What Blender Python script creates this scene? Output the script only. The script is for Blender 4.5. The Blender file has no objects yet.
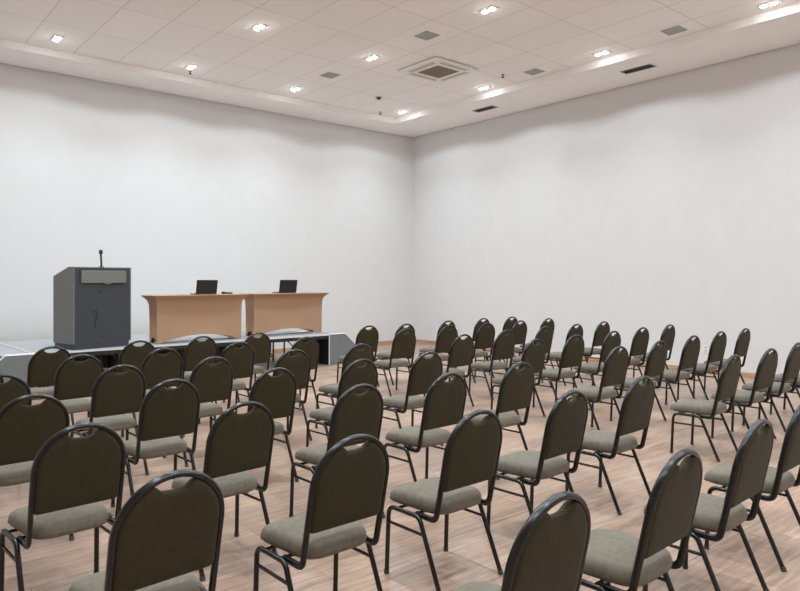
import bpy, bmesh, math, random
from mathutils import Vector, Matrix

random.seed(7)
sc = bpy.context.scene
COL = sc.collection
PI = math.pi

# ------------------------------------------------------------------ measures
CAM_H = 1.59
FPX = 673.0
YAW = math.atan2(570, 673)          # camera axis, clockwise from the +Y direction
WALL_X = 11.43                      # right wall
WALL_Y = 13.0                       # wall behind the stage
ROOM_X0, ROOM_Y0 = -4.5, -4.0
SOFFIT = 5.24
TRAY = 5.36
TRAY_X, TRAY_Y = 10.06, 12.05
TRAY_X0, TRAY_Y0 = -3.1, -3.0
STAGE_Z = 0.575


def srgb(r, g, b):
    def c(v):
        v /= 255.0
        return v / 12.92 if v <= 0.04045 else ((v + 0.055) / 1.055) ** 2.4
    return (c(r), c(g), c(b), 1.0)


# ------------------------------------------------------------------ materials
def mat(name, col, rough=0.5, metal=0.0, spec=0.5):
    m = bpy.data.materials.new(name)
    m.use_nodes = True
    b = m.node_tree.nodes['Principled BSDF']
    b.inputs['Base Color'].default_value = col
    b.inputs['Roughness'].default_value = rough
    b.inputs['Metallic'].default_value = metal
    b.inputs['Specular IOR Level'].default_value = spec
    return m


def nodes(m):
    return m.node_tree.nodes, m.node_tree.links, m.node_tree.nodes['Principled BSDF']


def speckle(m, c1, c2, scale, bump=0.0, dist=0.002, detail=3.0, stretch=(1, 1, 1), lo=0.35, hi=0.65):
    """noise driven two-colour surface with optional bump, in object coordinates"""
    N, L, b = nodes(m)
    tc = N.new('ShaderNodeTexCoord')
    mp = N.new('ShaderNodeMapping')
    mp.inputs['Scale'].default_value = stretch
    nz = N.new('ShaderNodeTexNoise')
    nz.inputs['Scale'].default_value = scale
    nz.inputs['Detail'].default_value = detail
    rp = N.new('ShaderNodeValToRGB')
    rp.color_ramp.elements[0].color = c1
    rp.color_ramp.elements[1].color = c2
    rp.color_ramp.elements[0].position = lo
    rp.color_ramp.elements[1].position = hi
    L.new(tc.outputs['Object'], mp.inputs['Vector'])
    L.new(mp.outputs['Vector'], nz.inputs['Vector'])
    L.new(nz.outputs['Fac'], rp.inputs['Fac'])
    L.new(rp.outputs['Color'], b.inputs['Base Color'])
    if bump:
        bp = N.new('ShaderNodeBump')
        bp.inputs['Strength'].default_value = bump
        bp.inputs['Distance'].default_value = dist
        L.new(nz.outputs['Fac'], bp.inputs['Height'])
        L.new(bp.outputs['Normal'], b.inputs['Normal'])
    return m


def fabric(name, c1, c2, sheen=0.25, plane='xz', freq=1150.0, bump=0.3, amt=0.55):
    """woven upholstery: two crossed diagonal ribs tint and emboss the cloth"""
    m = mat(name, c1, 0.9, 0, 0.2)
    N, L, b = nodes(m)
    b.inputs['Sheen Weight'].default_value = sheen
    b.inputs['Sheen Roughness'].default_value = 0.4
    tc = N.new('ShaderNodeTexCoord')
    sp = N.new('ShaderNodeSeparateXYZ')
    L.new(tc.outputs['Object'], sp.inputs[0])
    second = sp.outputs['Z'] if plane == 'xz' else sp.outputs['Y']

    def math_node(op, a, c):
        n = N.new('ShaderNodeMath')
        n.operation = op
        for k, v in ((0, a), (1, c)):
            if v is None:
                continue
            if isinstance(v, (int, float)):
                n.inputs[k].default_value = v
            else:
                L.new(v, n.inputs[k])
        return n.outputs[0]
    ribs = []
    for s in ('ADD', 'SUBTRACT'):
        d = math_node(s, sp.outputs['X'], second)
        ribs.append(math_node('SINE', math_node('MULTIPLY', d, freq), None))
    mul = math_node('MULTIPLY', ribs[0], ribs[1])
    weave = math_node('MULTIPLY_ADD', mul, 0.5)
    weave.node.inputs[2].default_value = 0.5
    nz = N.new('ShaderNodeTexNoise')
    nz.inputs['Scale'].default_value = 40
    nz.inputs['Detail'].default_value = 3
    L.new(tc.outputs['Object'], nz.inputs['Vector'])
    mixv = math_node('ADD', math_node('MULTIPLY', weave, amt), math_node('MULTIPLY', nz.outputs['Fac'], 1.0 - amt))
    rp = N.new('ShaderNodeValToRGB')
    rp.color_ramp.elements[0].color = c1
    rp.color_ramp.elements[1].color = c2
    rp.color_ramp.elements[0].position = 0.15
    rp.color_ramp.elements[1].position = 0.85
    L.new(mixv, rp.inputs['Fac'])
    L.new(rp.outputs['Color'], b.inputs['Base Color'])
    bp = N.new('ShaderNodeBump')
    bp.inputs['Strength'].default_value = bump
    bp.inputs['Distance'].default_value = 0.001
    L.new(weave, bp.inputs['Height'])
    L.new(bp.outputs['Normal'], b.inputs['Normal'])
    return m


def emission(name, col, power):
    m = bpy.data.materials.new(name)
    m.use_nodes = True
    N = m.node_tree.nodes
    L = m.node_tree.links
    N.remove(N['Principled BSDF'])
    e = N.new('ShaderNodeEmission')
    e.inputs['Color'].default_value = col
    e.inputs['Strength'].default_value = power
    L.new(e.outputs[0], N['Material Output'].inputs['Surface'])
    return m


def floor_material():
    m = mat('wood_floor', srgb(190, 160, 140), 0.33, 0, 0.45)
    N, L, b = nodes(m)
    tc = N.new('ShaderNodeTexCoord')
    br = N.new('ShaderNodeTexBrick')
    br.inputs['Scale'].default_value = 1.0
    br.inputs['Brick Width'].default_value = 1.25
    br.inputs['Row Height'].default_value = 0.185
    br.inputs['Mortar Size'].default_value = 0.0016
    br.inputs['Mortar Smooth'].default_value = 0.2
    br.inputs['Bias'].default_value = 0.1
    br.offset = 0.37
    br.inputs['Color1'].default_value = FLOOR_A
    br.inputs['Color2'].default_value = FLOOR_B
    br.inputs['Mortar'].default_value = srgb(112, 88, 74)
    L.new(tc.outputs['Object'], br.inputs['Vector'])
    # long grain
    mp = N.new('ShaderNodeMapping')
    mp.inputs['Scale'].default_value = (1.3, 16, 1)
    nz = N.new('ShaderNodeTexNoise')
    nz.inputs['Scale'].default_value = 2.2
    nz.inputs['Detail'].default_value = 8
    nz.inputs['Roughness'].default_value = 0.65
    nz.inputs['Distortion'].default_value = 0.5
    L.new(tc.outputs['Object'], mp.inputs['Vector'])
    L.new(mp.outputs['Vector'], nz.inputs['Vector'])
    rp = N.new('ShaderNodeValToRGB')
    rp.color_ramp.elements[0].position = 0.3
    rp.color_ramp.elements[1].position = 0.72
    rp.color_ramp.elements[0].color = (0.50, 0.48, 0.48, 1)
    rp.color_ramp.elements[1].color = (1.12, 1.10, 1.08, 1)
    L.new(nz.outputs['Fac'], rp.inputs['Fac'])
    # worn cloudy patches
    n2 = N.new('ShaderNodeTexNoise')
    n2.inputs['Scale'].default_value = 1.6
    n2.inputs['Detail'].default_value = 5
    L.new(tc.outputs['Object'], n2.inputs['Vector'])
    r2 = N.new('ShaderNodeValToRGB')
    r2.color_ramp.elements[0].position = 0.35
    r2.color_ramp.elements[1].position = 0.65
    r2.color_ramp.elements[0].color = (0.78, 0.79, 0.81, 1)
    r2.color_ramp.elements[1].color = (1.1, 1.08, 1.06, 1)
    L.new(n2.outputs['Fac'], r2.inputs['Fac'])
    m1 = N.new('ShaderNodeMix')
    m1.data_type = 'RGBA'
    m1.blend_type = 'MULTIPLY'
    m1.inputs[0].default_value = 1.0
    L.new(br.outputs['Color'], m1.inputs[6])
    L.new(rp.outputs['Color'], m1.inputs[7])
    m2 = N.new('ShaderNodeMix')
    m2.data_type = 'RGBA'
    m2.blend_type = 'MULTIPLY'
    m2.inputs[0].default_value = 1.0
    L.new(m1.outputs[2], m2.inputs[6])
    L.new(r2.outputs['Color'], m2.inputs[7])
    L.new(m2.outputs[2], b.inputs['Base Color'])
    bp = N.new('ShaderNodeBump')
    bp.inputs['Strength'].default_value = 0.12
    bp.inputs['Distance'].default_value = 0.002
    L.new(nz.outputs['Fac'], bp.inputs['Height'])
    L.new(bp.outputs['Normal'], b.inputs['Normal'])
    return m


def tile_material():
    """lay-in ceiling tiles with thin seams"""
    m = mat('ceiling_tile', CEIL, 0.9, 0, 0.2)
    N, L, b = nodes(m)
    tc = N.new('ShaderNodeTexCoord')
    mp = N.new('ShaderNodeMapping')
    mp.inputs['Location'].default_value = (-2.37 + 0.715 * 10, -12.05 + 1.225 * 20, 0)
    br = N.new('ShaderNodeTexBrick')
    br.offset = 0.0
    br.inputs['Scale'].default_value = 1.0
    br.inputs['Brick Width'].default_value = 0.715
    br.inputs['Row Height'].default_value = 1.225
    br.inputs['Mortar Size'].default_value = 0.006
    br.inputs['Mortar Smooth'].default_value = 0.3
    c = CEIL
    br.inputs['Color1'].default_value = c
    br.inputs['Color2'].default_value = (c[0] * 0.97, c[1] * 0.97, c[2] * 0.965, 1)
    br.inputs['Mortar'].default_value = (c[0] * 0.66, c[1] * 0.62, c[2] * 0.6, 1)
    L.new(tc.outputs['Object'], mp.inputs['Vector'])
    L.new(mp.outputs['Vector'], br.inputs['Vector'])
    L.new(br.outputs['Color'], b.inputs['Base Color'])
    nz = N.new('ShaderNodeTexNoise')
    nz.inputs['Scale'].default_value = 60
    bp = N.new('ShaderNodeBump')
    bp.inputs['Strength'].default_value = 0.05
    L.new(tc.outputs['Object'], nz.inputs['Vector'])
    L.new(nz.outputs['Fac'], bp.inputs['Height'])
    L.new(bp.outputs['Normal'], b.inputs['Normal'])
    return m


WALL = srgb(224, 224, 225)
CEIL = srgb(248, 245, 243)
FLOOR_A = srgb(202, 175, 156)
FLOOR_B = srgb(180, 152, 133)

M = {}
M['wall'] = speckle(mat('wall_paint', WALL, 0.75, 0, 0.25), WALL, srgb(222, 222, 223), 3.0)
M['soffit'] = speckle(mat('soffit_paint', CEIL, 0.8, 0, 0.25), CEIL, srgb(245, 242, 240), 4.0)
M['tile'] = tile_material()
M['floor'] = floor_material()
M['baseboard'] = speckle(mat('baseboard_wood', srgb(190, 150, 122), 0.45), srgb(178, 138, 110), srgb(200, 163, 137), 6, stretch=(1, 1, 8))
M['seat'] = fabric('seat_fabric', srgb(102, 95, 84), srgb(132, 125, 113), 0.1, 'xy', 900.0, 0.08, 0.2)
M['back'] = fabric('back_fabric_shaded', srgb(42, 36, 23), srgb(78, 70, 50), 0.08, 'xz', 620.0, 0.7, 0.7)  # same cloth as the seat, the shade on the backs put into its colour
M['tube'] = mat('black_steel', srgb(8, 7, 7), 0.27, 0.0, 0.6)
M['cap'] = mat('foot_rubber', srgb(60, 60, 60), 0.6)
M['stage_top'] = speckle(mat('stage_carpet', srgb(150, 152, 155), 0.7), srgb(140, 142, 146), srgb(178, 180, 183), 70, 0.2)
M['stage_black'] = speckle(mat('stage_black', srgb(24, 23, 22), 0.5), srgb(20, 19, 18), srgb(32, 30, 28), 20)
M['rear_shade'] = speckle(mat('rear_shade_brown', srgb(140, 122, 100), 0.9), srgb(126, 109, 89), srgb(154, 136, 113), 8, stretch=(6, 6, 0.5))  # brown of the added sheet that imitates shade under the stage
M['alu'] = mat('aluminium_edge', srgb(222, 223, 225), 0.35, 0.25)
M['stair_panel'] = speckle(mat('stair_carpet', srgb(120, 123, 126), 0.85), srgb(88, 92, 95), srgb(138, 142, 145), 90, 0.3)
M['lect_front'] = speckle(mat('lectern_front', srgb(60, 63, 68), 0.5, 0, 0.35), srgb(56, 59, 64), srgb(64, 67, 73), 30)
M['lect_side'] = speckle(mat('lectern_side', srgb(108, 110, 109), 0.5), srgb(98, 100, 98), srgb(114, 116, 113), 60)
M['lect_plate'] = mat('brushed_plate', srgb(122, 122, 118), 0.45, 0.3)
M['dark'] = mat('dark_plastic', srgb(30, 30, 32), 0.4)
M['cloth'] = fabric('stretch_cloth', srgb(164, 131, 105), srgb(178, 144, 117), 0.0)
M['lid'] = mat('laptop_lid', srgb(44, 43, 42), 0.38, 0.2)
M['screen'] = mat('laptop_screen', srgb(12, 12, 14), 0.15)
M['table'] = mat('table_plastic', srgb(200, 198, 194), 0.5)
M['white'] = mat('white_enamel', srgb(238, 236, 233), 0.45)
M['vent'] = speckle(mat('vent_mesh', srgb(160, 162, 156), 0.6), srgb(150, 154, 148), srgb(190, 192, 186), 120)
M['slot'] = mat('slot_dark', srgb(70, 66, 58), 0.7)
M['louver'] = mat('louver_beige', srgb(180, 166, 154), 0.6)  # beige louvers, darker than the white panel
M['grille'] = speckle(mat('cassette_grille', srgb(135, 124, 112), 0.6), srgb(112, 102, 92), srgb(160, 149, 136), 130)
M['lamp'] = emission('lamp_glow', (1.0, 0.98, 0.95, 1), 150.0)
M['chrome'] = mat('sprinkler_metal', srgb(120, 118, 112), 0.35, 0.8)


# ------------------------------------------------------------------ mesh kit
def add_box(bm, c, s, bevel=0.0, rot=None, segs=2):
    mtx = Matrix.Translation(Vector(c))
    if rot is not None:
        mtx = mtx @ rot
    mtx = mtx @ Matrix.Diagonal((s[0], s[1], s[2], 1))
    r = bmesh.ops.create_cube(bm, size=1.0, matrix=mtx)
    if bevel:
        es = set()
        for v in r['verts']:
            es.update(v.link_edges)
        bmesh.ops.bevel(bm, geom=list(es), offset=bevel, segments=segs, affect='EDGES', profile=0.5)


def add_tube(bm, pts, ra, rb=None, ref=(1, 0, 0), n=10, cap=True):
    """sweep an ellipse (ra across ref-side, rb along ref) down a polyline"""
    rb = ra if rb is None else rb
    pts = [Vector(p) for p in pts]
    ref = Vector(ref)
    rings = []
    for i, p in enumerate(pts):
        a = pts[max(0, i - 1)]
        b = pts[min(len(pts) - 1, i + 1)]
        t = (b - a).normalized()
        s = t.cross(ref)
        if s.length < 1e-4:
            s = t.cross(Vector((0.3, 1, 0.2)))
        s.normalize()
        q = s.cross(t).normalized()
        rings.append([bm.verts.new(p + s * ra * math.cos(2 * PI * k / n) + q * rb * math.sin(2 * PI * k / n)) for k in range(n)])
    for r0, r1 in zip(rings, rings[1:]):
        for k in range(n):
            bm.faces.new((r0[k], r0[(k + 1) % n], r1[(k + 1) % n], r1[k]))
    if cap:
        bm.faces.new(rings[0])
        bm.faces.new(rings[-1][::-1])


def add_rings(bm, rings):
    """loft closed rings, first and last ring closed to a fan point if they are single points"""
    vs = []
    for r in rings:
        vs.append([bm.verts.new(p) for p in r])
    for a, b in zip(vs, vs[1:]):
        if len(a) == 1:
            for k in range(len(b)):
                bm.faces.new((a[0], b[k], b[(k + 1) % len(b)]))
        elif len(b) == 1:
            for k in range(len(a)):
                bm.faces.new((a[(k + 1) % len(a)], a[k], b[0]))
        else:
            for k in range(len(a)):
                bm.faces.new((a[k], b[k], b[(k + 1) % len(b)], a[(k + 1) % len(a)]))


def fillet(pts, rad, n=6, closed=False):
    pts = [Vector(p) for p in pts]
    out = []
    m = len(pts)
    for i, p in enumerate(pts):
        r = rad[i] if isinstance(rad, (list, tuple)) else rad
        if (not closed and i in (0, m - 1)) or r <= 0:
            out.append(p)
            continue
        a = (pts[i - 1] - p)
        b = (pts[(i + 1) % m] - p)
        ang = a.angle(b)
        d = min(r / math.tan(ang / 2), a.length * 0.49, b.length * 0.49)
        p0 = p + a.normalized() * d
        p1 = p + b.normalized() * d
        for k in range(n + 1):
            t = k / n
            out.append(p0 * (1 - t) ** 2 + p * 2 * t * (1 - t) + p1 * t * t)
    return out


def resample(loop, n):
    """n evenly spaced points round a closed loop"""
    seg = []
    tot = 0
    for i in range(len(loop)):
        l = (loop[(i + 1) % len(loop)] - loop[i]).length
        seg.append(l)
        tot += l
    out = []
    for k in range(n):
        d = tot * k / n
        i = 0
        while i < len(seg) - 1 and d > seg[i]:
            d -= seg[i]
            i += 1
        t = d / seg[i] if seg[i] > 0 else 0
        out.append(loop[i].lerp(loop[(i + 1) % len(loop)], t))
    return out


def finish(bm):
    bmesh.ops.remove_doubles(bm, verts=bm.verts, dist=1e-6)
    bmesh.ops.recalc_face_normals(bm, faces=bm.faces)


def obj(name, bm, m, parent=None, smooth=False, angle=None, loc=None, rot=None):
    finish(bm)
    me = bpy.data.meshes.new(name)
    bm.to_mesh(me)
    bm.free()
    ms = m if isinstance(m, (list, tuple)) else [m]
    for x in ms:
        me.materials.append(x)
    if smooth:
        me.polygons.foreach_set('use_smooth', [True] * len(me.polygons))
        if angle:
            me.set_sharp_from_angle(angle=math.radians(angle))
    o = bpy.data.objects.new(name, me)
    COL.objects.link(o)
    if parent is not None:
        o.parent = parent
    if loc is not None:
        o.location = loc
    if rot is not None:
        o.rotation_euler = rot
    return o


def tag(o, label, cat, group=None):
    o['label'] = label
    o['category'] = cat
    if group:
        o['group'] = group
    return o


def thing(name, label, cat, loc=(0, 0, 0), rz=0.0, group=None):
    o = bpy.data.objects.new(name, None)
    o.empty_display_size = 0.1
    COL.objects.link(o)
    o.location = loc
    o.rotation_euler = (0, 0, rz)
    return tag(o, label, cat, group)


def struct(name, bm, m):
    o = obj(name, bm, m)
    o['kind'] = 'structure'
    return o


def BM():
    return bmesh.new()


def dup(o, parent=None):
    c = o.copy()
    COL.objects.link(c)
    if parent is not None:
        c.parent = parent
    for ch in list(o.children):
        dup(ch, c)
    return c


def quad(bm, *pts, mi=0):
    f = bm.faces.new([bm.verts.new(p) for p in pts])
    f.material_index = mi
    return f


# ------------------------------------------------------------------ room shell
bm = BM()
add_box(bm, ((ROOM_X0 + WALL_X) / 2, (ROOM_Y0 + WALL_Y) / 2, -0.05), (WALL_X - ROOM_X0 + 0.4, WALL_Y - ROOM_Y0 + 0.4, 0.1))
struct('floor', bm, M['floor'])

WT = 0.16
TOPZ = 5.75
for nm, c, s in (
    ('wall_left', ((ROOM_X0 + WALL_X) / 2, WALL_Y + WT / 2, TOPZ / 2), (WALL_X - ROOM_X0 + 2 * WT, WT, TOPZ)),
    ('wall_right', (WALL_X + WT / 2, (ROOM_Y0 + WALL_Y) / 2, TOPZ / 2), (WT, WALL_Y - ROOM_Y0, TOPZ)),
    ('wall_rear', ((ROOM_X0 + WALL_X) / 2, ROOM_Y0 - WT / 2, TOPZ / 2), (WALL_X - ROOM_X0 + 2 * WT, WT, TOPZ)),
    ('wall_side', (ROOM_X0 - WT / 2, (ROOM_Y0 + WALL_Y) / 2, TOPZ / 2), (WT, WALL_Y - ROOM_Y0, TOPZ)),
):
    bm = BM()
    add_box(bm, c, s)
    struct(nm, bm, M['wall'])

# ceiling: plaster soffit all round (held off the walls by a shadow gap), a step, the tiled tray
GAP = 0.028
xo0, xo1, yo0, yo1 = ROOM_X0 + GAP, WALL_X - GAP, ROOM_Y0 + GAP, WALL_Y - GAP
xi0, xi1, yi0, yi1 = TRAY_X0, TRAY_X, TRAY_Y0, TRAY_Y
for k, (x0, x1, y0, y1) in enumerate(((xo0, xo1, yi1, yo1), (xi1, xo1, yi0, yi1), (xo0, xi0, yi0, yi1), (xo0, xo1, yo0, yi0))):
    bm = BM()
    add_box(bm, ((x0 + x1) / 2, (y0 + y1) / 2, SOFFIT + 0.16), (x1 - x0, y1 - y0, 0.32))
    struct('trim_%d' % (k + 1), bm, M['soffit'])
bm = BM()
add_box(bm, ((xi0 + xi1) / 2, (yi0 + yi1) / 2, TRAY + 0.1), (xi1 - xi0, yi1 - yi0, 0.2))
struct('ceiling', bm, M['tile'])
bm = BM()
add_box(bm, ((ROOM_X0 + WALL_X) / 2, (ROOM_Y0 + WALL_Y) / 2, TOPZ + 0.05), (WALL_X - ROOM_X0 + 0.4, WALL_Y - ROOM_Y0 + 0.4, 0.1))
struct('ceiling_slab', bm, M['soffit'])

for nm, c, s in (
    ('baseboard_left', ((ROOM_X0 + WALL_X) / 2, WALL_Y - 0.008, 0.04), (WALL_X - ROOM_X0, 0.016, 0.08)),
    ('baseboard_right', (WALL_X - 0.008, (ROOM_Y0 + WALL_Y - 0.016) / 2, 0.04), (0.016, WALL_Y - ROOM_Y0 - 0.016, 0.08)),
):
    bm = BM()
    add_box(bm, c, s, 0.004)
    struct(nm, bm, M['baseboard'])

# ------------------------------------------------------------------ ceiling lights
NTH = ['first', 'second', 'third', 'fourth', 'fifth', 'sixth', 'seventh', 'eighth', 'ninth', 'tenth']


def downlight_proto():
    t = thing('ceiling_downlight', 'x', 'ceiling light', group='twin downlights recessed in the tiled ceiling')
    bm = BM()
    # thin rectangular trim with two round openings suggested by raised rings
    add_box(bm, (0, 0, -0.004), (0.15, 0.29, 0.008), 0.003)
    obj('trim_plate', bm, M['white'], t)
    for s in (-1, 1):
        bm = BM()
        n = 20
        prof = [(0.052, -0.008), (0.052, -0.015), (0.046, -0.018), (0.040, -0.013), (0.040, -0.008)]
        add_rings(bm, [[Vector((r * math.cos(2 * PI * k / n), s * 0.068 + r * math.sin(2 * PI * k / n), z)) for k in range(n)] for r, z in prof])
        ring = obj('ring', bm, M['white'], t, True, 40)
        bm = BM()
        prof = [(0.044, -0.010), (0.040, -0.020), (0.028, -0.028), (0.013, -0.032)]
        add_rings(bm, [[Vector((r * math.cos(2 * PI * k / n), s * 0.068 + r * math.sin(2 * PI * k / n), z)) for k in range(n)] for r, z in prof] + [[Vector((0, s * 0.068, -0.033))]])
        obj('lamp', bm, M['lamp'], t, True)
    return t


LIGHT_X = [0.5, 2.70, 4.87, 7.0, 9.77]
LIGHT_Y = [11.45, 9.0, 6.36, 3.75, 1.1, -1.5]
WIDE_W = 105.0
WIDE_BLEND = 0.2
BEAM_W = 215.0
LAMP_COL = (0.835, 0.945, 1.0)
proto = downlight_proto()
first = True
for j, ly in enumerate(LIGHT_Y):
    for i, lx in enumerate(LIGHT_X):
        o = proto if first else dup(proto)
        first = False
        o.location = (lx, ly, TRAY)
        o['label'] = 'twin recessed downlight, %s from the right wall in the %s row from the stage wall' % (NTH[4 - i], NTH[j])
        # the two lamps of a fixture: one wide wash, one tighter beam
        for s, size, blend, watt in ((-1, 153, WIDE_BLEND, WIDE_W), (1, 124, 1.0, BEAM_W)):
            ld = bpy.data.lights.new('downlight_lamp', 'SPOT')
            ld.energy = watt
            ld.color = LAMP_COL
            ld.spot_size = math.radians(size)
            ld.spot_blend = blend
            ld.shadow_soft_size = 0.03
            lo = bpy.data.objects.new('downlight_lamp', ld)
            COL.objects.link(lo)
            lo.location = (lx, ly + s * 0.068, TRAY - 0.036)


# ------------------------------------------------------------------ ceiling services
def frame_ring(bm, w, d, t, z0, z1):
    for sx in (-1, 1):
        add_box(bm, (sx * (w - t) / 2, 0, (z0 + z1) / 2), (t, d, abs(z1 - z0)))
    for sy in (-1, 1):
        add_box(bm, (0, sy * (d - t) / 2, (z0 + z1) / 2), (w - 2 * t, t, abs(z1 - z0)))


VENT_G = 'small grey vents in the tiled ceiling'
vent_spots = [
    (7.02, 10.28, 'small square grey vent by the second far downlight, furthest from the camera'),
    (7.02, 7.65, 'small grey vent above the air conditioner at the top of the photo'),
    (9.72, 7.72, 'small grey vent right of the air conditioner near the tray edge'),
    (9.72, 5.08, 'small grey vent at the tray edge, rightmost by the top of the photo'),
]
vp = None
for x, y, lab in vent_spots:
    if vp is None:
        vp = thing('ceiling_vent', lab, 'vent', group=VENT_G)
        bm = BM()
        frame_ring(bm, 0.27, 0.29, 0.025, 0, -0.01)
        obj('frame', bm, M['vent'], vp)
        bm = BM()
        add_box(bm, (0, 0, -0.003), (0.22, 0.24, 0.006))
        for k in range(7):
            add_box(bm, (0, -0.105 + k * 0.035, -0.007), (0.22, 0.012, 0.006))
        obj('grille', bm, M['vent'], vp)
        o = vp
    else:
        o = dup(vp)
    o.location = (x, y, TRAY)
    o['label'] = lab

cas = thing('ceiling_air_conditioner', 'square white ceiling cassette air conditioner with four louvers and dark intake grille', 'air conditioner', (8.30, 8.74, TRAY - 0.012))
bm = BM()
add_box(bm, (0, 0, -0.018), (1.06, 1.0, 0.036), 0.012)
obj('panel', bm, M['white'], cas)
bm = BM()
add_box(bm, (0, 0, -0.038), (0.52, 0.52, 0.012), 0.004)
for k in range(12):
    add_box(bm, (0, -0.22 + k * 0.04, -0.046), (0.5, 0.012, 0.006))
obj('intake_grille', bm, M['grille'], cas)
for k in range(4):
    bm = BM()
    R = Matrix.Rotation(k * PI / 2, 4, 'Z')
    add_box(bm, R @ Vector((0, 0.375, -0.039)), (0.62, 0.03, 0.008) if k % 2 == 0 else (0.03, 0.62, 0.008), 0.002)
    add_box(bm, R @ Vector((0, 0.43, -0.038)), (0.68, 0.014, 0.006) if k % 2 == 0 else (0.014, 0.68, 0.006), 0.002)
    obj('louver', bm, M['louver'], cas)

sl = None
for x, y, lab in ((10.66, 9.78, 'dark slot vent in the plaster soffit, nearer the far corner'),
                  (10.66, 6.22, 'dark slot vent in the plaster soffit, nearer the right photo edge')):
    if sl is None:
        sl = thing('slot_vent', lab, 'vent', group='slot vents in the soffit')
        bm = BM()
        frame_ring(bm, 0.22, 0.58, 0.018, 0, -0.008)
        obj('frame', bm, M['vent'], sl)
        bm = BM()
        add_box(bm, (0, 0, -0.001), (0.18, 0.54, 0.002))
        obj('opening', bm, M['stage_black'], sl)
        bm = BM()
        for k in range(3):
            add_box(bm, (-0.055 + k * 0.055, 0, -0.006), (0.012, 0.54, 0.006))
        obj('blade', bm, M['slot'], sl)
        o = sl
    else:
        o = dup(sl)
    o.location = (x, y, SOFFIT)
    o['label'] = lab

sp = None
for x, y, lab in ((9.42, 11.81, 'small dark sprinkler head in the ceiling tray corner'),
                  (9.42, 8.2, 'small dark sprinkler head right of the air conditioner'),
                  (4.96, 11.71, 'small dark sprinkler head below the second downlight over the stage')):
    if sp is None:
        sp = thing('ceiling_sprinkler', lab, 'sprinkler', group='ceiling sprinkler heads')
        bm = BM()
        n = 14
        prof = [(0.032, 0.0), (0.032, -0.006), (0.013, -0.01), (0.012, -0.04), (0.01, -0.045)]
        add_rings(bm, [[Vector((r * math.cos(2 * PI * k / n), r * math.sin(2 * PI * k / n), z)) for k in range(n)] for r, z in prof])
        obj('body', bm, M['chrome'], sp, True, 40)
        bm = BM()
        prof = [(0.012, -0.044), (0.026, -0.055), (0.028, -0.06), (0.01, -0.064)]
        add_rings(bm, [[Vector((r * math.cos(2 * PI * k / n), r * math.sin(2 * PI * k / n), z)) for k in range(n)] for r, z in prof])
        obj('deflector', bm, M['slot'], sp, True, 40)
        o = sp
    else:
        o = dup(sp)
    o.location = (x, y, TRAY + 0.003)
    o['label'] = lab
sd = thing('smoke_detector', 'small round grey detector on the ceiling left of the air conditioner', 'smoke detector', (8.64, 10.88, TRAY))
bm = BM()
n = 18
prof = [(0.048, 0.0), (0.048, -0.015), (0.042, -0.025), (0.038, -0.04), (0.025, -0.048)]
add_rings(bm, [[Vector((r * math.cos(2 * PI * k / n), r * math.sin(2 * PI * k / n), z)) for k in range(n)] for r, z in prof] + [[Vector((0, 0, -0.05))]])
obj('body', bm, M['slot'], sd, True, 40)
bm = BM()
prof = [(0.072, 0.0), (0.072, -0.008), (0.058, -0.012)]
add_rings(bm, [[Vector((r * math.cos(2 * PI * k / n), r * math.sin(2 * PI * k / n), z)) for k in range(n)] for r, z in prof])
obj('base', bm, M['vent'], sd, True, 40)

ot = thing('wall_outlet', 'white electrical outlet plate low on the right wall', 'outlet', (WALL_X, 5.40, 0.41))
bm = BM()
add_box(bm, (-0.005, 0, 0), (0.01, 0.085, 0.125), 0.003)
obj('plate', bm, M['white'], ot)
for s in (-1, 1):
    bm = BM()
    add_box(bm, (-0.011, 0, s * 0.028), (0.004, 0.045, 0.034), 0.001)
    obj('socket', bm, M['table'], ot)

# ------------------------------------------------------------------ stage
ST = 0.065                                     # the rows, the stage and the tables are turned a touch off the wall
SX0, SX1, SY0, SY1 = 2.17, 7.10, 10.36, 12.62
SD = SY1 - SY0
stage = thing('stage', 'low grey-topped portable stage on black folding legs along the left wall', 'stage', ((SX0 + SX1) / 2, SY0, 0), 0.03)
HW = (SX1 - SX0) / 2
bm = BM()
add_box(bm, (0, SD / 2, STAGE_Z - 0.006), (2 * HW - 0.03, SD - 0.03, 0.012))
obj('deck', bm, M['stage_top'], stage)
bm = BM()
add_box(bm, (0, SD / 2, STAGE_Z - 0.046), (2 * HW - 0.004, SD - 0.004, 0.068))
obj('deck_frame', bm, M['stage_black'], stage)
for nm, c, s in (('edge_trim', (0, 0.006, STAGE_Z - 0.009), (2 * HW, 0.014, 0.022)),
                 ('edge_trim', (0, SD - 0.006, STAGE_Z - 0.009), (2 * HW, 0.014, 0.022)),
                 ('edge_trim', (-HW + 0.006, SD / 2, STAGE_Z - 0.009), (0.014, SD - 0.03, 0.022)),
                 ('edge_trim', (HW - 0.006, SD / 2, STAGE_Z - 0.009), (0.014, SD - 0.03, 0.022))):
    bm = BM()
    add_box(bm, c, s, 0.002)
    obj(nm, bm, M['alu'], stage)
fz = STAGE_Z - 0.08
for fy in (0.12, 0.95, 1.35, SD - 0.12):
    for k in range(4):
        xa = -HW + 0.12 + k * (2 * HW - 0.24) / 3
        if xa > HW - 0.3:
            xa -= 0.25
        bm = BM()
        add_tube(bm, [(xa, fy, 0), (xa, fy, fz)], 0.016, n=8)
        l = obj('leg', bm, M['stage_black'], stage, True, 50)
        bm = BM()
        add_tube(bm, [(xa, fy, 0), (xa, fy, 0.02)], 0.026, n=10)
        obj('foot', bm, M['cap'], l, True, 50)
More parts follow.
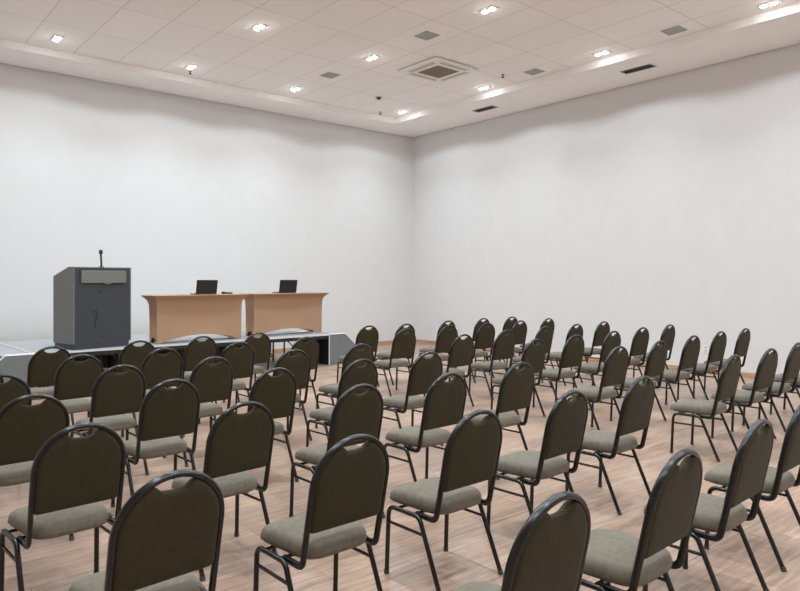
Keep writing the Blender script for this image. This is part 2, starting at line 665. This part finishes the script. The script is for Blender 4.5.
for fy in (0.12, 1.35):
    for k in range(3):
        xa = -HW + 0.12 + k * (2 * HW - 0.24) / 3
        xb = xa + (2 * HW - 0.24) / 3 - (0.25 if k == 2 else 0)
        if k < 2:
            for (p, q) in (((xa, fy, 0.05), (xa + 0.42, fy, fz)), ((xb - 0.42, fy, fz), (xb, fy, 0.05))):
                bm = BM()
                add_tube(bm, [p, q], 0.012, n=8)
                obj('brace', bm, M['stage_black'], stage, True, 50)
for k in range(4):
    xa = -HW + 0.12 + k * (2 * HW - 0.24) / 3 - (0.25 if k == 3 else 0)
    for y0, y1 in ((0.12, 0.95), (1.35, SD - 0.12)):
        bm = BM()
        add_tube(bm, [(xa, y0, 0.07), (xa, y1, 0.07)], 0.012, n=8)
        add_tube(bm, [(xa, y0, 0.07), (xa, y1, fz - 0.02)], 0.010, n=8)
        obj('leg_brace', bm, M['stage_black'], stage, True, 50)


# added sheet imitating the shade behind the legs, and folded strut frames seen under the front edge
bm = BM()
add_box(bm, (-0.25, SD - 0.05, (fz + 0.02) / 2), (2 * HW - 0.55, 0.012, fz - 0.02))
obj('rear_shade_sheet', bm, M['rear_shade'], stage)
for xa in (-1.55, -1.35, -1.15, -0.72, -0.5, 0.05, 0.32):
    bm = BM()
    add_tube(bm, [(xa, 0.2, 0.03), (xa, 0.2, fz)], 0.011, n=8)
    obj('strut', bm, M['stage_black'], stage, True, 50)
for xa, xb in ((-1.55, -1.15), (-1.35, -1.0), (-0.72, -0.3), (0.05, 0.5)):
    bm = BM()
    add_tube(bm, [(xa, 0.225, 0.1), (xb, 0.225, fz)], 0.010, n=8)
    obj('strut', bm, M['stage_black'], stage, True, 50)


def stairs(name, label, x, y, rz, sgn, D):
    """boxed steps: a level landing at stage height, then a 45 degree run down to the floor"""
    t = thing(name, label, 'stairs', (x, y, 0), rz, 'boxed steps at the two ends of the stage')
    F = 0.38
    zt = STAGE_Z - 0.004
    run = 0.62
    for yy, nm in ((0.0, 'side_panel'), (D - 0.024, 'side_panel')):
        bm = BM()
        prof = [(0.017, 0.0), (0.017, zt), (F, zt), (F + run - 0.06, 0.07), (F + run - 0.06, 0.0)]
        a = [bm.verts.new((sgn * px, yy, pz)) for px, pz in prof]
        b = [bm.verts.new((sgn * px, yy + 0.024, pz)) for px, pz in prof]
        bm.faces.new(a)
        bm.faces.new(b[::-1])
        for k in range(5):
            bm.faces.new((a[k], a[(k + 1) % 5], b[(k + 1) % 5], b[k]))
        pn = obj(nm, bm, M['stair_panel'], t)
        bm = BM()
        for p, q in zip(prof[:-1], prof[1:]):
            add_tube(bm, [(sgn * p[0], yy + 0.012, p[1]), (sgn * q[0], yy + 0.012, q[1])], 0.014, n=6)
        obj('edge_trim', bm, M['alu'], pn)
    bm = BM()
    add_box(bm, (sgn * 0.012, D / 2, zt - 0.006), (0.02, D - 0.052, 0.014))
    obj('edge_trim', bm, M['alu'], t)
    for k in range(3):
        z = zt - 0.012 - k * 0.19
        x0 = 0.003 if k == 0 else F + (k - 1) * 0.19 + 0.01
        w = F if k == 0 else 0.2
        bm = BM()
        add_box(bm, (sgn * (x0 + w / 2), D / 2, z - 0.012), (w, D - 0.052, 0.024), 0.003)
        obj('tread', bm, M['stage_top'], t)
        bm = BM()
        add_box(bm, (sgn * (x0 + w - 0.012), D / 2, z - 0.024 - 0.075), (0.018, D - 0.052, 0.15))
        obj('riser', bm, M['stage_black'], t)
    bm = BM()
    add_box(bm, (sgn * 0.012, D / 2, zt / 2 - 0.02), (0.02, D - 0.052, zt - 0.06))
    obj('back_panel', bm, M['stage_black'], t)
    return t


E1 = Matrix.Rotation(0.03, 4, 'Z')
pR = stage.location + E1 @ Vector((HW + 0.004, 0, 0))
pL = stage.location + E1 @ Vector((-HW - 0.004, 0, 0))
stairs('stage_steps', 'grey boxed steps with pale edging at the right end of the stage', pR.x, pR.y, 0.03, 1, 0.92)
stairs('stage_steps', 'grey boxed steps with pale edging left of the lectern, cut by photo edge', pL.x, pL.y, 0.03, -1, SD)

# ------------------------------------------------------------------ lectern
LW, LD, LH, LB = 0.915, 0.565, 1.205, 1.07
LROT = math.radians(14)
lect = thing('lectern', 'dark grey box lectern with sloped top standing at the left of the stage', 'lectern', (2.675, 10.44, STAGE_Z + 0.0025), LROT)


def prism_x(bm, prof, x0, x1):
    a = [bm.verts.new((x0, y, z)) for y, z in prof]
    b = [bm.verts.new((x1, y, z)) for y, z in prof]
    bm.faces.new(a)
    bm.faces.new(b[::-1])
    n = len(prof)
    for k in range(n):
        bm.faces.new((a[k], a[(k + 1) % n], b[(k + 1) % n], b[k]))


PL = 0.08
bm = BM()
add_box(bm, (LW / 2, 0.016, (PL + LH - 0.012) / 2), (LW - 0.042, 0.03, LH - 0.012 - PL), 0.003)
fp = obj('front_panel', bm, M['lect_front'], lect)
for s in (0, 1):
    bm = BM()
    x0 = 0 if s == 0 else LW - 0.02
    prism_x(bm, [(0.0, PL), (0.0, LH), (0.13, LH), (LD, LB), (LD, PL)], x0, x0 + 0.02)
    obj('side_panel', bm, M['lect_side'], lect)
bm = BM()
add_box(bm, (LW / 2, LD - 0.03, (PL + LB - 0.02) / 2), (LW - 0.042, 0.02, LB - 0.02 - PL))
obj('rear_panel', bm, M['lect_side'], lect)
bm = BM()
prism_x(bm, [(0.032, LH - 0.02), (0.032, LH - 0.002), (0.13, LH - 0.002), (LD - 0.042, LB + 0.012), (LD - 0.042, LB - 0.008), (0.13, LH - 0.02)], 0.021, LW - 0.021)
obj('top', bm, M['lect_side'], lect)
bm = BM()
add_box(bm, (LW / 2 - 0.012, LD / 2 - 0.008, PL / 2), (LW - 0.05, LD - 0.02, PL))
obj('plinth', bm, M['lect_front'], lect)
# raised plate high on the front, with a small tab under it
bm = BM()
add_box(bm, (LW * 0.505, -0.014, LH - 0.145), (0.71, 0.03, 0.185), 0.006)
pt = obj('front_plate', bm, M['lect_plate'], lect)
bm = BM()
add_box(bm, (LW * 0.56, -0.022, LH - 0.245), (0.1, 0.03, 0.016), 0.003)
obj('tab', bm, M['lect_plate'], pt)
bm = BM()
pts = [(0.33, 0.30), (0.325, 0.36), (0.335, 0.42), (0.36, 0.48), (0.365, 0.53), (0.345, 0.565), (0.315, 0.56), (0.30, 0.53)]
add_tube(bm, fillet([(x - 0.0, -0.003, z) for x, z in pts], 0.03, 4), 0.0035, n=6)
obj('cable', bm, M['dark'], lect, True)
for x, z in ((0.42, 0.84), (0.44, 0.165)):
    bm = BM()
    add_tube(bm, [(x, 0.0, z), (x, -0.006, z)], 0.014, n=12)
    obj('lock', bm, M['dark'], lect)
mic = thing('gooseneck_microphone', 'black gooseneck microphone standing on top of the grey lectern', 'microphone',
            lect.location + Matrix.Rotation(LROT, 3, 'Z') @ Vector((0.48, 0.09, LH - 0.002)), LROT)
bm = BM()
add_tube(bm, [(0, 0, 0), (0, 0, 0.012)], 0.035, n=16)
obj('base', bm, M['dark'], mic, True, 40)
bm = BM()
add_tube(bm, [(0, 0, 0.01), (-0.002, 0, 0.1), (-0.006, 0.004, 0.2)], 0.014, n=10)
obj('neck', bm, M['dark'], mic, True, 50)
bm = BM()
prof = [(0.012, 0.195), (0.024, 0.205), (0.027, 0.23), (0.026, 0.25), (0.018, 0.264)]
n = 14
add_rings(bm, [[Vector((-0.006 + r * math.cos(2 * PI * k / n), 0.004 + r * math.sin(2 * PI * k / n), z)) for k in range(n)] for r, z in prof] + [[Vector((-0.006, 0.004, 0.268))]])
obj('head', bm, M['dark'], mic, True)

# ------------------------------------------------------------------ tables under tan stretch covers
TW, TD, TH = 1.70, 0.50, 0.765


def cover_mesh(bm):
    """stretch cover: full rectangle at the top, pulled in to the legs, bottom hem arched between the feet"""
    n_side = (28, 14)
    inset = [(0.0, 1.0, 0.0), (0.003, 1.0, 0.010), (0.022, 0.9, 0.026), (0.05, 0.6, 0.05), (0.076, 0.32, 0.08),
             (0.092, 0.16, 0.115), (0.1, 0.08, 0.16), (0.104, 0.04, 0.24), (0.107, 0.02, 0.4), (0.109, 0.0, 0.58), (0.11, 0.0, 0.762)]
    rings = []
    for ins, flare, drop in inset:
        hw, hd = TW / 2 - ins * 0.86, TD / 2 - ins * 1.05
        ring = []
        cs = [(-hw, -hd), (hw, -hd), (hw, hd), (-hw, hd)]
        for k in range(4):
            a, b = Vector(cs[k]), Vector(cs[(k + 1) % 4])
            m = n_side[k % 2]
            nrm = Vector(((b - a).y, -(b - a).x)).normalized()
            for j in range(m):
                t = j / m
                p = a.lerp(b, t)
                mid = math.sin(PI * t)
                bow = -(0.03 if k % 2 == 0 else 0.03) * mid * math.sin(PI * min(1, drop / TH)) * (1 - flare)
                p = p + nrm * bow
                z = TH - drop
                arch = (0.11 if k % 2 == 0 else 0.09) * max(0.0, math.sin(PI * min(1, max(0, (t - 0.05) / 0.9)))) ** 0.75
                f = max(0.0, (drop - 0.45) / (0.762 - 0.45))
                z += arch * f
                ring.append(Vector((p.x, p.y, max(z, 0.002))))
        rings.append(ring)
    top = [Vector((p.x * 0.97, p.y * 0.95, TH + 0.004)) for p in rings[0]]
    mid = [Vector((p.x * 0.5, p.y * 0.5, TH + 0.004)) for p in rings[0]]
    # inner skin for thickness
    inner = []
    for ring in rings[::-1][:-1]:
        inner.append([Vector((p.x * 0.994, p.y * 0.988, p.z + 0.0)) for p in ring])
    add_rings(bm, [[Vector((0, 0, TH + 0.004))], mid, top] + rings + inner[:7])


def make_table(loc, rz, label):
    t = thing('folding_table', label, 'table', loc, rz, 'tables under stretch covers on the stage')
    bm = BM()
    add_box(bm, (0, 0, TH - 0.026), (TW - 0.13, TD - 0.14, 0.03), 0.008)
    obj('tabletop', bm, M['table'], t)
    for sx in (-1, 1):
        for sy in (-1, 1):
            bm = BM()
            x, y = sx * (TW / 2 - 0.13), sy * (TD / 2 - 0.15)
            add_tube(bm, [(x, y, 0.0), (x, y, TH - 0.044)], 0.014, n=10)
            obj('leg', bm, M['dark'], t, True, 50)
    bm = BM()
    cover_mesh(bm)
    c = obj('stretch_cover', bm, M['cloth'], t, True, 50)
    c['label'] = 'tan stretch cover with arched hem'
    return t


TR = 0.07
ta = make_table((4.685, 10.78, STAGE_Z + 0.0025), TR, 'folding table under a tan stretch cover, nearer the lectern')
tb = make_table((6.50, 11.005, STAGE_Z + 0.0025), TR, 'folding table under a tan stretch cover, nearer the right stage steps')
TOP = STAGE_Z + TH + 0.0045


def laptop(loc, rz, label, open_deg):
    t = thing('laptop', label, 'laptop', loc, rz, 'open laptops on the covered tables')
    W, D = 0.365, 0.25
    bm = BM()
    add_box(bm, (0, D / 2, 0.009), (W, D, 0.016), 0.004)
    b = obj('keyboard_base', bm, M['lid'], t)
    bm = BM()
    for r in range(5):
        for c in range(12):
            add_box(bm, (-0.14 + c * 0.0255, 0.05 + r * 0.021, 0.018), (0.019, 0.017, 0.003))
    obj('keys', bm, M['dark'], b)
    R = Matrix.Rotation(math.radians(open_deg), 4, 'X')
    bm = BM()
    add_box(bm, R @ Vector((0, 0, 0.118)) + Vector((0, -0.006, 0.016)), (W, 0.008, 0.232), 0.0035, R)
    l = obj('lid', bm, M['lid'], t)
    bm = BM()
    add_box(bm, R @ Vector((0, 0.0045, 0.12)) + Vector((0, -0.006, 0.016)), (W - 0.024, 0.001, 0.205), 0, R)
    obj('screen', bm, M['screen'], l)
    return t


def on_table(t, x, y):
    return t.location + Matrix.Rotation(TR, 3, 'Z') @ Vector((x, y, 0)) + Vector((0, 0, TH + 0.0045))


laptop(on_table(ta, 0.12, -0.08), TR - 0.10, 'open dark laptop on the left covered table, nearer the lectern', 14)
laptop(on_table(tb, 0.0, -0.08), TR - 0.10, 'open dark laptop on the right covered table, nearer the corner', 12)
hm = thing('handheld_microphone', 'small black handheld microphone lying beside the left laptop', 'microphone', on_table(ta, 0.50, -0.1), TR)
bm = BM()
n = 14
prof = [(-0.10, 0.012), (-0.09, 0.021), (-0.07, 0.025), (-0.05, 0.022), (-0.045, 0.018)]
add_rings(bm, [[Vector((-0.108, 0, 0.025))]] + [[Vector((x, r * math.cos(2 * PI * k / n), 0.025 + r * math.sin(2 * PI * k / n))) for k in range(n)] for x, r in prof] + [[Vector((-0.044, 0, 0.025))]])
obj('head', bm, M['dark'], hm, True)
bm = BM()
prof = [(-0.045, 0.017), (0.05, 0.014), (0.1, 0.013)]
add_rings(bm, [[Vector((-0.046, 0, 0.024))]] + [[Vector((x, r * math.cos(2 * PI * k / n), 0.0185 + 0.004 * (0.1 - x) / 0.145 + r * math.sin(2 * PI * k / n))) for k in range(n)] for x, r in prof] + [[Vector((0.101, 0, 0.0185))]])
obj('handle', bm, M['dark'], hm, True, 50)

# ------------------------------------------------------------------ the chair
AP = -0.211                                      # plan position of the crown of the back hoop
Z_RAIL = 0.370


def lean(z):
    return -0.12 - (z - 0.5) * 0.215


def pad_ring(k_in, off):
    """outline of the back pad with the grip scoop at the crown, shrunk by k_in and set off the hoop plane"""
    zc, r = 0.714, 0.192
    pts = []
    bz = 0.518
    for p in fillet([(-r, 0.66, 0), (-r, bz, 0), (r, bz, 0), (r, 0.66, 0)], [0, 0.028, 0.028, 0], 5):
        pts.append((p.x, p.y))
    N = 48
    for k in range(N + 1):
        a = PI * k / N
        x = r * math.cos(a)
        z = zc + 0.191 * math.sin(a)
        ax = abs(x)
        if ax < 0.088:
            t = min(1.0, max(0.0, (0.088 - ax) / 0.044))
            t = t * t * (3 - 2 * t)
            z -= t * (z - 0.858 - 0.008 * (ax / 0.06) ** 2)
        pts.append((x, z))
    # right side continues down automatically because the first list ended at (r, .66)
    out = []
    cx, cz = 0.0, 0.70
    for x, z in pts:
        X = cx + (x - cx) * k_in
        Z = cz + (z - cz) * k_in
        out.append(Vector((X, lean(Z) + off, Z)))
    return out


def make_chair():
    t = thing('banquet_chair', 'x', 'chair', group='padded banquet chairs in rows facing the stage')
    # seat
    base = fillet([(-0.176, -0.105, 0), (0.176, -0.105, 0), (0.212, 0.318, 0), (-0.212, 0.318, 0)], [0.1, 0.1, 0.1, 0.1], 7, True)
    base = resample(base, 56)
    rings = [[Vector((0, 0.08, 0.380))]]
    for k, z in ((0.55, 0.380), (0.91, 0.382), (0.975, 0.389), (1.0, 0.404), (0.998, 0.420), (0.98, 0.437), (0.94, 0.450), (0.87, 0.4585), (0.72, 0.4645), (0.45, 0.468), (0.2, 0.469)):
        ring = []
        for p in base:
            x, y = p.x * k, 0.085 + (p.y - 0.085) * k
            zz = z - (0.014 * max(0, (y - 0.08) / 0.2) ** 2 if z > 0.4 else 0.0)
            ring.append(Vector((x, y, zz)))
        rings.append(ring)
    rings.append([Vector((0, 0.085, 0.469))])
    bm = BM()
    add_rings(bm, rings)
    obj('seat', bm, M['seat'], t, True)
    # backrest pad
    rings = [[Vector((0, lean(0.70) - 0.021, 0.70))]]
    for k, o in ((0.45, -0.021), (0.8, -0.020), (0.9, -0.0185), (0.955, -0.0155), (0.985, -0.010), (1.0, -0.002), (1.0, 0.006), (0.985, 0.016), (0.94, 0.025), (0.85, 0.031), (0.45, 0.035)):
        rings.append(pad_ring(k, o))
    rings.append([Vector((0, lean(0.70) + 0.035, 0.70))])
    bm = BM()
    add_rings(bm, rings)
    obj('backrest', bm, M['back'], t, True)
    # hoop: forward foot under the seat, J bend, post, arch and down again
    H = 0.2
    half = fillet([(H, 0.05, Z_RAIL), (H, lean(Z_RAIL), Z_RAIL), (H, lean(0.49), 0.49)], [0, 0.045, 0], 8)
    right = half + [Vector((H, lean(z), z)) for z in (0.55, 0.62, 0.68)]
    arch = []
    for k in range(0, 29):
        a = PI * k / 28
        z = 0.714 + 0.200 * math.sin(a)
        arch.append(Vector((H * math.cos(a), lean(z), z)))
    left = [Vector((-p.x, p.y, p.z)) for p in right[::-1]]
    bm = BM()
    path = right + arch + left
    # the section's long axis follows the chair's depth; at the J it follows the tube
    n = 12
    prs = []
    ra, rb = 0.0122, 0.0165
    for i, p in enumerate(path):
        a, b = path[max(0, i - 1)], path[min(len(path) - 1, i + 1)]
        tt = (b - a).normalized()
        if abs(p.x) > H - 1e-5:
            s = Vector((1 if p.x > 0 else -1, 0, 0))
        else:
            s = tt.cross(Vector((0, 1, 0.215))).normalized()
            if s.dot(Vector((p.x, 0, p.z - 0.714))) < 0:
                s = -s
        q = tt.cross(s).normalized()
        prs.append([bm.verts.new(p + s * ra * math.cos(2 * PI * k / n) + q * rb * math.sin(2 * PI * k / n)) for k in range(n)])
    for r0, r1 in zip(prs, prs[1:]):
        for k in range(n):
            bm.faces.new((r0[k], r0[(k + 1) % n], r1[(k + 1) % n], r1[k]))
    bm.faces.new(prs[0])
    bm.faces.new(prs[-1][::-1])
    obj('back_frame', bm, M['tube'], t, True)
    X = 0.2242
    R = 0.0124
    yf0, yf1, yr1, yr0 = 0.263, 0.247, 0.005, -0.158
    for s in (1, -1):
        x = s * X
        xf = s * (X + 0.003)
        full = fillet([(xf, yf0, 0.0), (x, yf1, Z_RAIL), (x, yr1, Z_RAIL), (xf, yr0, 0.0)], [0, 0.055, 0.055, 0], 8)
        # full: foot, 9 bend points, 9 bend points, foot
        bm = BM()
        add_tube(bm, full[0:1] + [full[0].lerp(full[1], 0.5)] + full[1:10], R, n=10)
        lf = obj('leg', bm, M['tube'], t, True, 60)
        bm = BM()
        add_tube(bm, [full[9], full[9].lerp(full[10], 0.5), full[10]], R, n=10)
        obj('side_rail', bm, M['tube'], t, True, 60)
        bm = BM()
        add_tube(bm, full[10:19] + [full[18].lerp(full[19], 0.5)] + full[19:], R, n=10)
        lr = obj('leg', bm, M['tube'], t, True, 60)
        for lg, yy in ((lf, yf0), (lr, yr0)):
            bm = BM()
            dy = 0.0 if yy > 0 else 0.0085
            add_tube(bm, [(xf, yy, 0.0), (xf, yy + dy * 0.5, 0.012), (xf, yy + dy, 0.022)], 0.0145, n=12)
            obj('foot_cap', bm, M['cap'], lg, True, 50)
        bm = BM()
        zs = 0.285
        xs = s * X
        add_tube(bm, [(xs, yf1 + 0.004, zs), (xs, -0.036, zs)], 0.0082, n=8)
        obj('stretcher', bm, M['tube'], t, True, 60)
    for y in (0.19, 0.06):
        bm = BM()
        add_tube(bm, [(-X, y, Z_RAIL - 0.002), (X, y, Z_RAIL - 0.002)], 0.0085, ref=(0, 1, 0), n=8)
        obj('cross_bar', bm, M['tube'], t, True, 60)
    return t


# crown of every back: (column from the left photo edge, row from the camera) -> floor-plan position of the crown
SEATS = {
    (1, 0): (1.737, 1.275, 0.030),
    (2, 0): (2.556, 1.289, 0.040),
    (3, 0): (3.392, 1.332, 0.042),
    (4, 0): (4.200, 1.400, 0.030),
    (0, 1): (0.917, 2.290, 0.076),
    (1, 1): (1.728, 2.326, 0.018),
    (2, 1): (2.540, 2.364, 0.016),
    (3, 1): (3.422, 2.424, 0.043),
    (4, 1): (4.309, 2.470, 0.043),
    (5, 1): (6.161, 2.650, 0.069),
    (6, 1): (6.998, 2.662, 0.000),
    (7, 1): (7.860, 2.720, 0.040),
    (8, 1): (8.750, 2.780, 0.040),
    (0, 2): (0.898, 3.334, 0.064),
    (1, 2): (1.736, 3.354, 0.076),
    (2, 2): (2.598, 3.443, 0.031),
    (3, 2): (3.402, 3.459, 0.034),
    (4, 2): (4.284, 3.533, 0.026),
    (5, 2): (6.067, 3.738, 0.007),
    (6, 2): (6.977, 3.796, 0.050),
    (7, 2): (7.931, 3.888, 0.015),
    (8, 2): (8.840, 3.973, 0.016),
    (9, 2): (9.653, 4.002, 0.035),
    (0, 3): (0.903, 4.373, 0.040),
    (1, 3): (1.763, 4.439, 0.048),
    (2, 3): (2.586, 4.501, 0.069),
    (3, 3): (3.428, 4.542, 0.065),
    (4, 3): (4.253, 4.599, 0.037),
    (5, 3): (6.108, 4.815, 0.040),
    (6, 3): (6.937, 4.867, 0.000),
    (7, 3): (7.838, 4.912, 0.023),
    (8, 3): (8.752, 5.025, 0.014),
    (9, 3): (9.618, 5.081, 0.040),
    (0, 4): (0.919, 5.453, 0.040),
    (1, 4): (1.750, 5.448, 0.060),
    (2, 4): (2.550, 5.511, 0.076),
    (3, 4): (3.409, 5.589, 0.040),
    (4, 4): (4.249, 5.645, 0.067),
    (5, 4): (5.951, 5.802, 0.040),
    (6, 4): (6.917, 5.949, 0.020),
    (7, 4): (7.872, 6.041, 0.040),
    (8, 4): (8.648, 6.053, 0.040),
    (9, 4): (9.531, 6.153, 0.015),
    (0, 5): (0.900, 6.370, 0.070),
    (1, 5): (1.723, 6.452, 0.072),
    (2, 5): (2.503, 6.545, 0.040),
    (3, 5): (3.357, 6.641, 0.040),
    (4, 5): (4.272, 6.742, 0.040),
    (5, 5): (6.034, 6.991, 0.009),
    (6, 5): (6.981, 7.108, 0.023),
    (7, 5): (7.810, 7.109, 0.014),
    (8, 5): (8.694, 7.181, 0.040),
    (9, 5): (9.573, 7.281, 0.040),
    (1, 6): (1.704, 7.420, 0.040),
    (2, 6): (2.604, 7.516, 0.040),
    (3, 6): (3.384, 7.625, 0.076),
    (4, 6): (4.150, 7.681, 0.040),
    (5, 6): (6.035, 7.822, 0.035),
    (6, 6): (6.722, 7.778, 0.040),
    (7, 6): (7.746, 7.913, 0.040),
    (8, 6): (8.729, 8.036, 0.040),
    (9, 6): (9.486, 8.032, 0.040),
}
ROWN = {6: 'front', 5: 'second', 4: 'third', 3: 'fourth', 2: 'fifth', 1: 'sixth', 0: 'rearmost'}
chair = make_chair()
first = True
for (c, r) in sorted(SEATS, key=lambda k: (k[1], k[0])):
    u, v, ang = SEATS[(c, r)]
    o = chair if first else dup(chair)
    first = False
    R = Matrix.Rotation(ang, 3, 'Z')
    p = Vector((u, v, 0)) - R @ Vector((0, AP, 0))
    o.location = p
    o.rotation_euler = (0, 0, ang)
    nth = NTH[4 - c] if c < 5 else NTH[c - 5]
    blk = 'left' if c < 5 else 'right'
    o['label'] = 'olive-brown padded black-framed chair, %s from the central aisle, %s block, %s row' % (nth, blk, ROWN[r])

# ------------------------------------------------------------------ camera, world, view
w = bpy.data.worlds.new('room_world')
w.use_nodes = True
w.node_tree.nodes['Background'].inputs['Color'].default_value = (1, 1, 1, 1)
w.node_tree.nodes['Background'].inputs['Strength'].default_value = 0.0
sc.world = w

cd = bpy.data.cameras.new('camera')
cd.sensor_width = 36.0
cd.lens = FPX / 800.0 * 36.0
cd.shift_y = -15.5 / 800.0
cd.clip_start = 0.05
cam = bpy.data.objects.new('camera', cd)
COL.objects.link(cam)
cam.location = (0, 0, CAM_H)
cam.rotation_euler = (PI / 2, 0, -YAW)
sc.camera = cam

vs = sc.view_settings
sc.display_settings.display_device = 'sRGB'
vs.view_transform = 'Standard'
vs.look = 'None'
vs.gamma = 1.0
vs.use_curve_mapping = False
vs.exposure = -0.38
try:
    sc.cycles.max_bounces = 10
    sc.cycles.diffuse_bounces = 8
    sc.cycles.use_denoising = True
except Exception:
    pass
